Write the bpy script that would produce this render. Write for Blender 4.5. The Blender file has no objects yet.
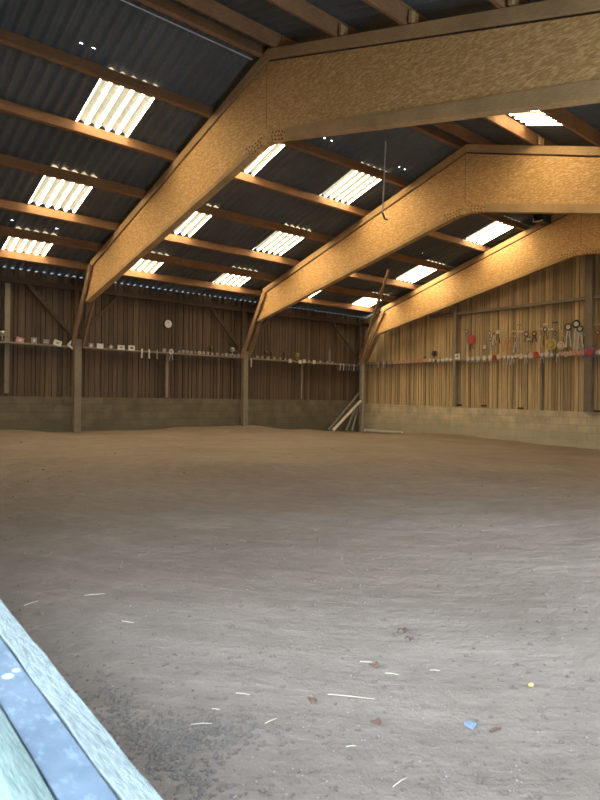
import bpy, bmesh, math, random
from mathutils import Vector, Matrix, noise
random.seed(7)
C = bpy.context.scene.collection
CZ = 0.95                                   # camera height above the sand; all 'r' heights are relative to the eye
PI = math.pi

# ------------------------------------------------------------------ camera
FPX, YAW, PIT, ROL = 608.4054, 0.8690, 0.0013, 0.0114
def cam_axes():
    f = Vector((math.cos(YAW)*math.cos(PIT), math.sin(YAW)*math.cos(PIT), math.sin(PIT)))
    r = f.cross(Vector((0, 0, 1))).normalized(); u = r.cross(f)
    c, s = math.cos(ROL), math.sin(ROL)
    return f, c*r + s*u, -s*r + c*u
F_, R_, U_ = cam_axes()
cd = bpy.data.cameras.new('camera'); cam = bpy.data.objects.new('camera', cd); C.objects.link(cam)
m = Matrix((R_, U_, -F_)).transposed().to_4x4(); m.translation = Vector((0, 0, CZ)); cam.matrix_world = m
cd.sensor_fit = 'VERTICAL'; cd.sensor_height = 36; cd.lens = FPX/800*36; cd.clip_start = .02
cd.dof.use_dof = True; cd.dof.focus_distance = 9; cd.dof.aperture_fstop = 8
bpy.context.scene.camera = cam
def ray(a, b): return F_*FPX + R_*(a-300) + U_*(400-b)
def on_x(x, a, b): d = ray(a, b); d = d*(x/d.x); d.z += CZ; return d
def on_y(y, a, b): d = ray(a, b); d = d*(y/d.y); d.z += CZ; return d
def on_z(z, a, b): d = ray(a, b); d = d*((z-CZ)/d.z); d.z = z; return d

# ------------------------------------------------------------------ materials
def newmat(name):
    mt = bpy.data.materials.new(name); mt.use_nodes = True
    nt = mt.node_tree; b = nt.nodes['Principled BSDF']; return mt, nt, b
def N(nt, t, **kw):
    n = nt.nodes.new(t)
    for k, v in kw.items():
        if k in n.inputs: n.inputs[k].default_value = v
        else: setattr(n, k, v)
    return n
def L(nt, a, b): nt.links.new(a, b)
def ramp(nt, fac, stops):
    n = nt.nodes.new('ShaderNodeValToRGB'); e = n.color_ramp.elements
    while len(e) < len(stops): e.new(.5)
    for i, (p, c) in enumerate(stops): e[i].position = p; e[i].color = (*c, 1)
    L(nt, fac, n.inputs['Fac']); return n.outputs['Color']
def coords(nt, scale=(1, 1, 1), rot=(0, 0, 0)):
    t = nt.nodes.new('ShaderNodeTexCoord'); mp = nt.nodes.new('ShaderNodeMapping')
    mp.inputs['Scale'].default_value = scale; mp.inputs['Rotation'].default_value = rot
    L(nt, t.outputs['Object'], mp.inputs['Vector']); return mp.outputs['Vector']
def noise_tex(nt, vec, scale, detail=4, rough=.6):
    n = N(nt, 'ShaderNodeTexNoise', Scale=scale, Detail=detail, Roughness=rough); L(nt, vec, n.inputs['Vector']); return n.outputs['Fac']
def bump(nt, b, h, strength=.4, dist=.02, chain=None):
    n = N(nt, 'ShaderNodeBump', Strength=strength, Distance=dist); L(nt, h, n.inputs['Height'])
    if chain: L(nt, chain, n.inputs['Normal'])
    L(nt, n.outputs['Normal'], b.inputs['Normal']); return n.outputs['Normal']
def mix(nt, fac, a, b, mode='MIX'):
    n = nt.nodes.new('ShaderNodeMix'); n.data_type = 'RGBA'; n.blend_type = mode
    for s, v in ((0, fac), (6, a), (7, b)):
        if isinstance(v, bpy.types.NodeSocket): L(nt, v, n.inputs[s])
        else: n.inputs[s].default_value = v if s == 0 else (*v, 1)
    return n.outputs[2]

def wood(name, dark, light, scale=(1, 1, 1), rough=.8, g=14, bs=.3):
    mt, nt, b = newmat(name); v = coords(nt, scale)
    n1 = noise_tex(nt, v, g, 6, .65); n2 = noise_tex(nt, coords(nt), 1.3, 3)
    c = ramp(nt, n1, [(.3, dark), (.7, light)])
    c2 = ramp(nt, n2, [(.3, (.75, .73, .7)), (.7, (1.1, 1.08, 1.05))])
    L(nt, mix(nt, 1.0, c, c2, 'MULTIPLY'), b.inputs['Base Color']); b.inputs['Roughness'].default_value = rough
    bump(nt, b, n1, bs, .01); return mt
def plain(name, col, rough=.6, metal=0, var=.15, sc=8):
    mt, nt, b = newmat(name); n = noise_tex(nt, coords(nt), sc, 3)
    L(nt, ramp(nt, n, [(.3, tuple(x*(1-var) for x in col)), (.7, tuple(min(1, x*(1+var)) for x in col))]), b.inputs['Base Color'])
    b.inputs['Roughness'].default_value = rough; b.inputs['Metallic'].default_value = metal; return mt

def osb():
    mt, nt, b = newmat('strand_board'); v = coords(nt)
    w = noise_tex(nt, v, 30, 2)
    vm = N(nt, 'ShaderNodeVectorMath', operation='ADD'); L(nt, v, vm.inputs[0])
    sc = N(nt, 'ShaderNodeVectorMath', operation='SCALE'); L(nt, w, sc.inputs[0]); sc.inputs['Scale'].default_value = .012; L(nt, sc.outputs[0], vm.inputs[1])
    fl = []
    for i, rx in enumerate((.35, -.5, 1.2)):
        mp = nt.nodes.new('ShaderNodeMapping'); mp.inputs['Rotation'].default_value = (rx, 0, 0); mp.inputs['Scale'].default_value = (1, 20, 85)
        L(nt, vm.outputs[0], mp.inputs['Vector'])
        vo = N(nt, 'ShaderNodeTexVoronoi', Scale=1.0); L(nt, mp.outputs[0], vo.inputs['Vector'])
        sp = nt.nodes.new('ShaderNodeSeparateColor'); L(nt, vo.outputs['Color'], sp.inputs[0]); fl.append(sp.outputs[i])
    a = N(nt, 'ShaderNodeMath', operation='ADD'); L(nt, fl[0], a.inputs[0]); L(nt, fl[1], a.inputs[1])
    a2 = N(nt, 'ShaderNodeMath', operation='ADD'); L(nt, a.outputs[0], a2.inputs[0]); L(nt, fl[2], a2.inputs[1])
    d = N(nt, 'ShaderNodeMath', operation='DIVIDE'); L(nt, a2.outputs[0], d.inputs[0]); d.inputs[1].default_value = 3
    c = ramp(nt, d.outputs[0], [(.2, (.54, .275, .085)), (.5, (.67, .37, .125)), (.8, (.88, .57, .245))])
    L(nt, c, b.inputs['Base Color']); b.inputs['Roughness'].default_value = .75
    bump(nt, b, d.outputs[0], .3, .004); return mt

def board_mat(name, dark, light, edge):
    # each board of the wall carries its own tint (a face attribute), grain runs up the board
    mt, nt, b = newmat(name); v = coords(nt, (30, 30, .9))
    at = N(nt, 'ShaderNodeAttribute', attribute_name='board_tint')
    n1 = noise_tex(nt, v, 1.0, 5, .65)
    c = ramp(nt, n1, [(.25, dark), (.75, light)])
    c2 = ramp(nt, at.outputs['Fac'], [(0, (.62, .58, .52)), (.5, (1, .97, .93)), (1, (1.25, 1.2, 1.1))])
    c = mix(nt, 1.0, c, c2, 'MULTIPLY')
    st = noise_tex(nt, coords(nt, (1.5, 1.5, .5)), 1.6, 4)
    c = mix(nt, ramp(nt, st, [(.45, (0, 0, 0)), (.7, (.7, .7, .7))]), c, edge)
    L(nt, c, b.inputs['Base Color']); b.inputs['Roughness'].default_value = .85
    bump(nt, b, n1, .5, .01); return mt

def block_mat(name, axis, k):
    mt, nt, b = newmat(name)
    t = nt.nodes.new('ShaderNodeTexCoord'); s = nt.nodes.new('ShaderNodeSeparateXYZ'); L(nt, t.outputs['Object'], s.inputs[0])
    cb = nt.nodes.new('ShaderNodeCombineXYZ'); L(nt, s.outputs[axis], cb.inputs[0]); L(nt, s.outputs['Z'], cb.inputs[1])
    br = N(nt, 'ShaderNodeTexBrick', Scale=1.0)
    br.inputs['Brick Width'].default_value = .5; br.inputs['Row Height'].default_value = .2
    br.inputs['Mortar Size'].default_value = .010; br.inputs['Mortar Smooth'].default_value = .4
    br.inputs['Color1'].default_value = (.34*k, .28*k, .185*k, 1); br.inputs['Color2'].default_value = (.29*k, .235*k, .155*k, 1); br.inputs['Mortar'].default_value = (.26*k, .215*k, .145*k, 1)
    L(nt, cb.outputs[0], br.inputs['Vector'])
    n1 = noise_tex(nt, coords(nt), 3, 5); n2 = noise_tex(nt, coords(nt), 60, 3)
    c = mix(nt, 1.0, br.outputs['Color'], ramp(nt, n1, [(.3, (.7, .72, .68)), (.7, (1.2, 1.15, 1.05))]), 'MULTIPLY')
    # damp, mossy lower courses
    mr = N(nt, 'ShaderNodeMapRange'); L(nt, s.outputs['Z'], mr.inputs['Value']); mr.inputs['From Min'].default_value = .55; mr.inputs['From Max'].default_value = .1
    mm = N(nt, 'ShaderNodeMath', operation='MULTIPLY'); L(nt, mr.outputs[0], mm.inputs[0]); L(nt, n1, mm.inputs[1])
    c = mix(nt, mm.outputs[0], c, (.2*k, .185*k, .12*k))
    L(nt, c, b.inputs['Base Color']); b.inputs['Roughness'].default_value = .9
    i = N(nt, 'ShaderNodeMath', operation='SUBTRACT'); i.inputs[0].default_value = 1; L(nt, br.outputs['Fac'], i.inputs[1])
    ch = bump(nt, b, i.outputs[0], .6, .01); bump(nt, b, n2, .4, .006, ch); return mt

def sand_mat():
    mt, nt, b = newmat('riding_sand'); v = coords(nt)
    n1 = noise_tex(nt, v, .55, 3, .5); n2 = noise_tex(nt, v, 7, 6, .7); n3 = noise_tex(nt, v, 90, 3, .7)
    # hoof and harrow tracks: stretched noise in polar rings round the middle of the school
    mp = nt.nodes.new('ShaderNodeMapping'); mp.inputs['Location'].default_value = (-6.2, -6.0, 0)
    tc = nt.nodes.new('ShaderNodeTexCoord'); L(nt, tc.outputs['Object'], mp.inputs['Vector'])
    g = N(nt, 'ShaderNodeVectorMath', operation='LENGTH'); L(nt, mp.outputs[0], g.inputs[0])
    s = nt.nodes.new('ShaderNodeSeparateXYZ'); L(nt, mp.outputs[0], s.inputs[0])
    an = N(nt, 'ShaderNodeMath', operation='ARCTAN2'); L(nt, s.outputs['Y'], an.inputs[0]); L(nt, s.outputs['X'], an.inputs[1])
    cb = nt.nodes.new('ShaderNodeCombineXYZ')
    rm = N(nt, 'ShaderNodeMath', operation='MULTIPLY'); L(nt, g.outputs['Value'], rm.inputs[0]); rm.inputs[1].default_value = 5.5
    am = N(nt, 'ShaderNodeMath', operation='MULTIPLY'); L(nt, an.outputs[0], am.inputs[0]); am.inputs[1].default_value = 5
    L(nt, rm.outputs[0], cb.inputs[0]); L(nt, am.outputs[0], cb.inputs[1])
    tr = noise_tex(nt, cb.outputs[0], 1.0, 5, .6)
    c = ramp(nt, n1, [(.25, (.225, .161, .114)), (.6, (.275, .208, .153)), (.85, (.30, .231, .173))])
    c = mix(nt, 1.0, c, ramp(nt, n2, [(.25, (.86, .85, .84)), (.75, (1.12, 1.12, 1.12))]), 'MULTIPLY')
    c = mix(nt, 1.0, c, ramp(nt, tr, [(.35, (.89, .885, .88)), (.65, (1.06, 1.06, 1.06))]), 'MULTIPLY')
    sp = ramp(nt, n3, [(.68, (0, 0, 0)), (.76, (1, 1, 1))])
    c = mix(nt, sp, c, (.40, .33, .25))
    L(nt, c, b.inputs['Base Color']); b.inputs['Roughness'].default_value = .85; b.inputs['Specular IOR Level'].default_value = .3
    ch = bump(nt, b, tr, .5, .05); ch = bump(nt, b, n2, .8, .03, ch); bump(nt, b, n3, .5, .008, ch); return mt

def fibre_mat():
    mt, nt, b = newmat('fibre_cement_sheet'); n = noise_tex(nt, coords(nt, (1, 1, 1)), .8, 5); n2 = noise_tex(nt, coords(nt), 25, 3)
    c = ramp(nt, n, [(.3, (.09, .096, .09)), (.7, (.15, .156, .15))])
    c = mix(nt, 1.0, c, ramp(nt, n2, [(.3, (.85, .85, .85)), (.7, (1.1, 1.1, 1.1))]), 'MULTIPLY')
    L(nt, c, b.inputs['Base Color']); b.inputs['Roughness'].default_value = .8; return mt

def skylight_mat():
    # translucent ribbed sheet: daylight and rib stripes painted as emission, dirt flecks between
    mt, nt, b = newmat('translucent_roof_sheet')
    t = nt.nodes.new('ShaderNodeTexCoord')
    s = nt.nodes.new('ShaderNodeSeparateXYZ'); L(nt, t.outputs['Object'], s.inputs[0])
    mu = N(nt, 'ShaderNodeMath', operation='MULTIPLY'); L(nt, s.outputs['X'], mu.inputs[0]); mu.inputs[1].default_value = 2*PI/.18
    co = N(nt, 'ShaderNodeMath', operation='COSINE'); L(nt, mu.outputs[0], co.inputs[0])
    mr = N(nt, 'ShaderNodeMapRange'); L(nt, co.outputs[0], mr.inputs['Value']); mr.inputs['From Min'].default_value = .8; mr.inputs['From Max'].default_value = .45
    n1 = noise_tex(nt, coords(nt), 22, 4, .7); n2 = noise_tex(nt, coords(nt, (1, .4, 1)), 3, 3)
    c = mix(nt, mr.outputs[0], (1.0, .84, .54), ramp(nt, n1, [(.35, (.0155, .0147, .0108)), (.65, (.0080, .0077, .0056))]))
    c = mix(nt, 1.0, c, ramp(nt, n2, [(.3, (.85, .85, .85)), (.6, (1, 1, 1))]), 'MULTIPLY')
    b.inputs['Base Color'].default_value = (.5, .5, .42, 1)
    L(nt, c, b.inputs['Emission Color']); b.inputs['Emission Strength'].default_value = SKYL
    return mt

def zinc_mat():
    mt, nt, b = newmat('galvanised_steel')
    n1 = noise_tex(nt, coords(nt), 9, 4, .6); n2 = noise_tex(nt, coords(nt), 40, 3)
    c = ramp(nt, n1, [(.3, (.085, .115, .14)), (.7, (.15, .185, .215))]); nb = noise_tex(nt, coords(nt, (1, .5, 1)), 38, 4, .7)
    c = mix(nt, ramp(nt, nb, [(.52, (0, 0, 0)), (.72, (.55, .55, .55))]), c, (.30, .36, .38))
    vo = N(nt, 'ShaderNodeTexVoronoi', Scale=14.0); L(nt, coords(nt, (1, .8, 1)), vo.inputs['Vector'])
    sp = ramp(nt, vo.outputs['Distance'], [(.13, (1, 1, 1)), (.18, (0, 0, 0))])
    c = mix(nt, sp, c, (.45, .48, .46))
    L(nt, c, b.inputs['Base Color']); b.inputs['Roughness'].default_value = .5; b.inputs['Metallic'].default_value = .25
    bump(nt, b, n2, .2, .002); return mt

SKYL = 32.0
M = dict(
    osb=osb(), chord=wood('chord_timber', (.48, .29, .12), (.66, .43, .20), (1, .8, 6)), purlin=wood('purlin_timber', (.20, .095, .037), (.35, .18, .072), (.8, 8, 8)),
    post=wood('weathered_post', (.20, .16, .11), (.33, .27, .19), (8, 8, .7)), brace=wood('brace_timber', (.26, .15, .08), (.42, .27, .15), (6, 3, 3)),
    darkwood=wood('old_timber', (.06, .04, .025), (.11, .075, .045), (4, 4, 4)), shelf=wood('shelf_timber', (.25, .2, .14), (.40, .33, .24), (1, 1, 9)),
    gable=board_mat('gable_board', (.42, .30, .145), (.80, .61, .33), (.46, .35, .19)), side=board_mat('side_board', (.09, .06, .037), (.165, .112, .07), (.075, .053, .034)),  # gable light and long-wall shade are put into the two board colours
    block_x=block_mat('block_wall_long', 'X', .55), block_y=block_mat('block_wall_gable', 'Y', 2.2), sand=sand_mat(), roof=fibre_mat(), sky=skylight_mat(), zinc=zinc_mat(),  # same blocks: long-wall shade and gable light put into the colour factor
    nail=plain('rusty_nail_head', (.06, .035, .03), .6), black=plain('black_paint', (.015, .015, .017), .4), white=plain('white_card', (.74, .71, .64), .7),
    cream=plain('cream_satin', (.66, .56, .40), .5), yellow=plain('yellow_satin', (.62, .44, .13), .5), pink=plain('pink_satin', (.62, .33, .27), .5),
    red=plain('red_satin', (.46, .055, .04), .5), purple=plain('purple_satin', (.20, .12, .22), .5), orange=plain('orange_satin', (.6, .27, .1), .5),
    blue=plain('blue_satin', (.12, .17, .28), .5), silver=plain('silver_plate', (.62, .6, .55), .28, .9), gold=plain('gilt_metal', (.5, .36, .12), .35, .9),
    bronze=plain('tarnished_metal', (.13, .09, .05), .45, .6), grey=plain('grey_satin', (.33, .31, .28), .6),
    conduit=plain('grey_plastic_pipe', (.45, .45, .43), .4), pole=plain('peeled_pole', (.42, .37, .27), .7, 0, .25, 12), paintpole=plain('pale_pole', (.75, .7, .56), .6),
    greypole=plain('grey_pole', (.24, .22, .19), .8), straw=plain('dry_straw', (.72, .62, .42), .6), leaf=plain('dry_leaf', (.14, .07, .04), .8), damp=plain('damp_sand', (.165, .125, .095), .9), clod=plain('sand_clod', (.18, .13, .095), .95),
    stone=plain('pale_pebble', (.36, .32, .26), .8), earth=plain('yard_earth', (.12, .10, .08), .9, 0, .3, 2), scrap=plain('blue_plastic_scrap', (.22, .28, .36), .5),
    lichen=wood('lichened_rail', (.075, .10, .08), (.15, .185, .155), (20, 2, 20), .9, 10, .5), palewood=wood('bleached_board', (.11, .125, .112), (.22, .235, .21), (16, 3, 16), .9, 9, .6),
    render=plain('rough_concrete', (.3, .29, .26), .9, 0, .3, 10))

# ------------------------------------------------------------------ mesh helpers
def hexa(bm, v):
    vs = [bm.verts.new(p) for p in v]
    for q in ((0, 3, 2, 1), (4, 5, 6, 7), (0, 1, 5, 4), (1, 2, 6, 5), (2, 3, 7, 6), (3, 0, 4, 7)): bm.faces.new([vs[i] for i in q])
def box(bm, x0, y0, z0, x1, y1, z1):
    hexa(bm, [(x0, y0, z0), (x1, y0, z0), (x1, y1, z0), (x0, y1, z0), (x0, y0, z1), (x1, y0, z1), (x1, y1, z1), (x0, y1, z1)])
def beam(bm, a, b, w, h, side=None):
    a = Vector(a); b = Vector(b); d = (b-a).normalized()
    s = Vector(side) if side else (Vector((0, 0, 1)) if abs(d.z) < .9 else Vector((1, 0, 0)))
    s = (s-d*s.dot(d)).normalized(); t = d.cross(s)
    q = [(-w/2, -h/2), (w/2, -h/2), (w/2, h/2), (-w/2, h/2)]
    hexa(bm, [a+t*i+s*j for i, j in q]+[b+t*i+s*j for i, j in q])
def tube(bm, a, b, r0, r1=None, n=10):
    a = Vector(a); b = Vector(b); r1 = r0 if r1 is None else r1; d = (b-a).normalized()
    s = d.orthogonal().normalized(); t = d.cross(s)
    A = [bm.verts.new(a+(s*math.cos(2*PI*i/n)+t*math.sin(2*PI*i/n))*r0) for i in range(n)]
    B = [bm.verts.new(b+(s*math.cos(2*PI*i/n)+t*math.sin(2*PI*i/n))*r1) for i in range(n)]
    for i in range(n): bm.faces.new([A[i], A[(i+1) % n], B[(i+1) % n], B[i]])
    bm.faces.new(A[::-1]); bm.faces.new(B)
def prism(bm, pts, x0, x1):                 # (y, z) outline between two x planes
    A = [bm.verts.new((x0, y, z)) for y, z in pts]; B = [bm.verts.new((x1, y, z)) for y, z in pts]; n = len(pts)
    for i in range(n): bm.faces.new([A[i], A[(i+1) % n], B[(i+1) % n], B[i]])
    bm.faces.new(A[::-1]); bm.faces.new(B)
def lathe(bm, prof, n=14, axis=Matrix.Identity(3), org=Vector((0, 0, 0))):
    rows = []
    for r, z in prof: rows.append([bm.verts.new(org+axis@Vector((r*math.cos(2*PI*i/n), r*math.sin(2*PI*i/n), z))) for i in range(n)])
    for a, b in zip(rows, rows[1:]):
        for i in range(n): bm.faces.new([a[i], a[(i+1) % n], b[(i+1) % n], b[i]])
    bm.faces.new(rows[0][::-1]); bm.faces.new(rows[-1])
def obj(name, bm, mat, parent=None, origin=None, smooth=False, bevel=0):
    me = bpy.data.meshes.new(name)
    bmesh.ops.recalc_face_normals(bm, faces=bm.faces)
    if bevel: bmesh.ops.bevel(bm, geom=list(bm.edges), offset=bevel, segments=1, affect='EDGES')
    o = bpy.data.objects.new(name, me); C.objects.link(o)
    if origin is not None: bm.transform(Matrix.Translation(-Vector(origin)))
    bm.to_mesh(me); bm.free(); me.materials.append(M[mat] if isinstance(mat, str) else mat)
    if smooth:
        for p in me.polygons: p.use_smooth = True
    if parent: o.parent = parent
    elif origin is not None: o.location = origin
    return o
def tag(o, label, cat, group=None):
    o['label'] = label; o['category'] = cat
    if group: o['group'] = group
    return o
def empty(name, loc, label, cat, group=None, rot=(0, 0, 0)):
    o = bpy.data.objects.new(name, None); C.objects.link(o); o.location = loc; o.rotation_euler = rot
    o.empty_display_size = .1; return tag(o, label, cat, group)
def struct(o, label=None):
    o['kind'] = 'structure'
    if label: o['label'] = label
    return o
def B(): return bmesh.new()
ORD = ['first', 'second', 'third', 'fourth', 'fifth', 'sixth', 'seventh', 'eighth', 'ninth', 'tenth', 'eleventh', 'twelfth', 'thirteenth', 'fourteenth', 'fifteenth',
       'sixteenth', 'seventeenth', 'eighteenth', 'nineteenth', 'twentieth']

# ------------------------------------------------------------------ building outline
YR = 7.2; ZR = 5.0+CZ; SL, SR = .295, .33   # ridge and the two roof pitches
FX = [5.45, 10.45, 15.45]; YW = 15.25; XG = 15.9; YN = -.55; XN = .32
def zl(y): return ZR-SL*(y-YR) if y >= YR else ZR-SR*(YR-y)
DX0, DX1, DZ = 2.7, 5.1, 2.6                # unseen doorway added to the near side wall, sized for the floor light
# ---- floor: sand surface, banked against the walls and worn down in the corner
ctl = [(3.8, 15.25, -.76), (5.6, 15.25, -.83), (7.6, 15.25, -.84), (8.7, 15.25, -.78), (10.4, 15.25, -.75), (12.9, 15.25, -.92), (14.1, 15.25, -1.02), (15.9, 15.3, -1.08),
       (15.9, 13.45, -1.07), (15.9, 11.5, -.97), (15.9, 9.8, -1.07), (15.9, 8.25, -1.13), (15.9, 6.9, -1.16), (15.9, 2, -1.12), (12, 0, -1.05), (.4, 15, -.8), (0.4, 10, -.9),
       (8, 8, -.97), (4, 4, -.95), (12, 11, -1.0), (12, 5, -1.05), (5, 11, -.93), (.6, .6, -.95), (.6, 4, -.93), (4, .2, -.96), (2, 2, -.95), (8, 2, -.99), (10, 13, -.92), (3, 8, -.93)]
def floor_z(x, y):
    s = w = 0
    for a, b, z in ctl:
        k = 1/((x-a)**2+(y-b)**2+.15)**1.5; s += k*z; w += k
    z = s/w+CZ
    z += .018*noise.noise(Vector((x*.9, y*.9, 0)))+.010*noise.noise(Vector((x*3, y*3, 4)))
    r = math.hypot(x-6.2, y-6.0)
    z += .009*math.sin(r*5.5+2*noise.noise(Vector((x*.6, y*.6, 8))))*(.5+noise.noise(Vector((x*.5, y*.5, 2))))
    return z
bm = B(); st = .08; nx = int((XG+.05-XN)/st)+1; ny = int((15.4+.6)/st)+1
g = [[bm.verts.new((XN+i*st, -.6+j*st, floor_z(XN+i*st, -.6+j*st))) for j in range(ny+1)] for i in range(nx+1)]
for i in range(nx):
    for j in range(ny): bm.faces.new([g[i][j], g[i+1][j], g[i+1][j+1], g[i][j+1]])
struct(obj('floor', bm, 'sand', smooth=True), 'brown sand surface of the riding school')
bm = B(); box(bm, -14, -12, -.5, .1, 28, -.15); struct(obj('ground', bm, 'earth'), 'bare earth yard outside the open end')

# ---- boarded walls: vertical boards of uneven width and set, each its own tint
def board_wall(name, mat, run, top, bottom, back, face, label):
    # run = (a0, a1) along the wall; top(a) gives the height; face(a, d, z) maps to the world, d = distance in front of the backing plane
    bm = B(); lay = bm.faces.layers.float.new('board_tint'); a = run[0]
    while a < run[1]:
        w = random.choice((.09, .11, .12, .14, .16))*(.72 if mat == 'gable' else 1); e = min(a+w-random.uniform(.008, .026), run[1])
        d = .012+random.random()*.028; t = random.random(); k = random.uniform(-.008, .008)
        if e-a < .03: break
        f0 = len(bm.faces)
        q = [(a, 0), (e, 0), (e+k*.5, d), (a+k*.5, d)]
        zt0, zt1 = top(a), top(e)
        vs = [bm.verts.new(face(p, dd, bottom)) for p, dd in q]+[bm.verts.new(face(p, dd, zt)) for (p, dd), zt in zip(q, (zt0, zt1, zt1, zt0))]
        fs = [bm.faces.new([vs[i] for i in ff]) for ff in ((0, 3, 2, 1), (4, 5, 6, 7), (0, 1, 5, 4), (1, 2, 6, 5), (2, 3, 7, 6), (3, 0, 4, 7))]
        for f in fs: f[lay] = t
        a += w
    # backing sheet behind the boards
    pts = [run[0]+(run[1]-run[0])*i/24 for i in range(25)]
    for p0, p1 in zip(pts, pts[1:]):
        v = [bm.verts.new(face(*c)) for c in ((p0, -.004, bottom), (p1, -.004, bottom), (p1, -.004, top(p1)), (p0, -.004, top(p0)),
                                              (p0, -back, bottom), (p1, -back, bottom), (p1, -back, top(p1)), (p0, -back, top(p0)))]
        for ff in ((0, 1, 2, 3), (7, 6, 5, 4), (0, 4, 5, 1), (3, 2, 6, 7)): bm.faces.new([v[i] for i in ff])[lay] = 0
    return struct(obj(name, bm, mat), label)
ZB = CZ+.03                                 # top of the blockwork
ZBG = CZ-.11
def zbg(y): return CZ-.21+.13*(y-6.9)/(14.5-6.9)
WT = 3.022+CZ
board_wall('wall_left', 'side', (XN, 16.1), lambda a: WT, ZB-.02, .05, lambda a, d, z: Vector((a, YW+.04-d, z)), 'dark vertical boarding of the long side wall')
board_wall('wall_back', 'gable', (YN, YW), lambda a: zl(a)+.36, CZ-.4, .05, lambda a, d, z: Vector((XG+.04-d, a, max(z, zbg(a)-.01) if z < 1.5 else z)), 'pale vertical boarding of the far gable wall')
bm = B(); box(bm, XN, YW, -.5, 16.1, YW+.2, ZB); struct(obj('trim_1', bm, 'block_x'), 'concrete block base of the long side wall')
bm = B()
hexa(bm, [(XG, YN, -.6), (XG+.2, YN, -.6), (XG+.2, YW, -.6), (XG, YW, -.6), (XG, YN, zbg(YN)), (XG+.2, YN, zbg(YN)), (XG+.2, YW, zbg(YW)), (XG, YW, zbg(YW))])
struct(obj('trim_2', bm, 'block_y'), 'concrete block base of the far gable wall')
bm = B(); box(bm, DX1, YN-.2, -.5, 16.1, YN, ZB); struct(obj('trim_3', bm, 'block_x'), 'concrete block base of the near side wall')
for i, (xa, xb, zb_) in enumerate(((XN, DX0, -.3), (DX0, DX1, DZ), (DX1, 16.1, ZB-.02))):
    board_wall('wall_right' if i == 0 else 'wall_right.%03d' % i, 'side', (xa, xb), lambda a: zl(YN)+.36, zb_, .05, lambda a, d, z: Vector((a, YN-.04+d, z)), 'vertical boarding of the near side wall'+('', ' above its added doorway', ' beyond its added doorway')[i])
# near gable: boarded above and beyond the opening the picture is taken from
OY, OZ = 2.4, 1.6
if True:
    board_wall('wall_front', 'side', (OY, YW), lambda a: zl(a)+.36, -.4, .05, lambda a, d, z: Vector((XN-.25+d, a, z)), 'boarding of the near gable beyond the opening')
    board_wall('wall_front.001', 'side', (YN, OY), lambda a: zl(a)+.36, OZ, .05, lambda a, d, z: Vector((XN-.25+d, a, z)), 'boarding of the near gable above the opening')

# ---- roof: corrugated fibre cement with translucent sheets let in
P_ = .18; AMP = .031; OFFR = .430
SKX = [.9+2.7*k for k in range(6)]; SKXN = [9.0, 14.4]
ROWL = [(8.84, 10.06), (11.34, 12.58), (13.56, 14.52)]; ROWR = [(4.66, 5.62), (2.2, 3.3), (-.2, .9)]
def roofz(x, y): return zl(y)+OFFR-AMP*math.cos(2*PI*x/P_)
def in_sky(x, rows, y0, y1):
    for s in (SKX if rows is ROWL else SKXN):
        if s-1e-6 <= x < s+.9-1e-6:
            for a, b in rows:
                if y0 >= a-1e-6 and y1 <= b+1e-6: return True
    return False
def roof_half(name, ya, yb, rows, laps, label):
    ys = sorted(set([ya, yb]+[v for r in rows for v in r]+[v for l in laps for v in (l, l+.009)]))
    nseg = 8; n = int(16.2/P_*nseg); xs = [i*P_/nseg for i in range(n+1)]
    bm = B(); G = [[bm.verts.new((x, y, roofz(x, y))) for y in ys] for x in xs]
    for i in range(n):
        xm = (xs[i]+xs[i+1])/2; ph = (xm/P_) % 1
        for j in range(len(ys)-1):
            if in_sky(xm, rows, ys[j], ys[j+1]): continue
            if ys[j+1]-ys[j] < .01 and .4 < ph < .6:      # daylight at a lap: the sheets do not quite close at the crest
                if noise.noise(Vector((math.floor(xm/P_)*.37, ys[j], 3))) > .42 and j != 0: continue
            bm.faces.new([G[i][j], G[i+1][j], G[i+1][j+1], G[i][j+1]])
    return struct(obj(name, bm, 'roof', smooth=True), label)
roof_half('ceiling', YR, YW+.21, ROWL, (8.62, 11.12, 13.36), 'corrugated fibre cement roof slope over the far side')
roof_half('ceiling.001', YN-.3, YR, ROWR, (3.2,), 'corrugated fibre cement roof slope over the near side')
bm = B(); hexa(bm, [(0, YR-.2, zl(YR-.2)+.48), (16.2, YR-.2, zl(YR-.2)+.48), (16.2, YR+.2, zl(YR+.2)+.48), (0, YR+.2, zl(YR+.2)+.48), (0, YR-.02, ZR+.52), (16.2, YR-.02, ZR+.52), (16.2, YR+.02, ZR+.52), (0, YR+.02, ZR+.52)])
struct(obj('trim_4', bm, 'roof'), 'ridge capping of the roof')
wn = 0
rown = {0: 'upper', 1: 'middle', 2: 'lower'}
bayn = lambda x: 'before the nearest roof frame' if x < 5 else 'between the first and second roof frames' if x < 10 else 'between the second and third roof frames'
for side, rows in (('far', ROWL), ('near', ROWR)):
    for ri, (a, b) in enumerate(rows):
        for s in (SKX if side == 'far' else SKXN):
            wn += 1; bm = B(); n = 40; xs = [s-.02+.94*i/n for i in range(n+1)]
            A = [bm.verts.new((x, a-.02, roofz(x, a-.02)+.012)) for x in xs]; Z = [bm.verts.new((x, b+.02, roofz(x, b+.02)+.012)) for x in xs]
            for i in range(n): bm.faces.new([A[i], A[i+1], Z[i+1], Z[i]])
            struct(obj('window_%d' % wn, bm, 'sky', smooth=True), 'translucent corrugated skylight, %s row of the %s slope, %s' % (rown[ri], side, bayn(s)))

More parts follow.
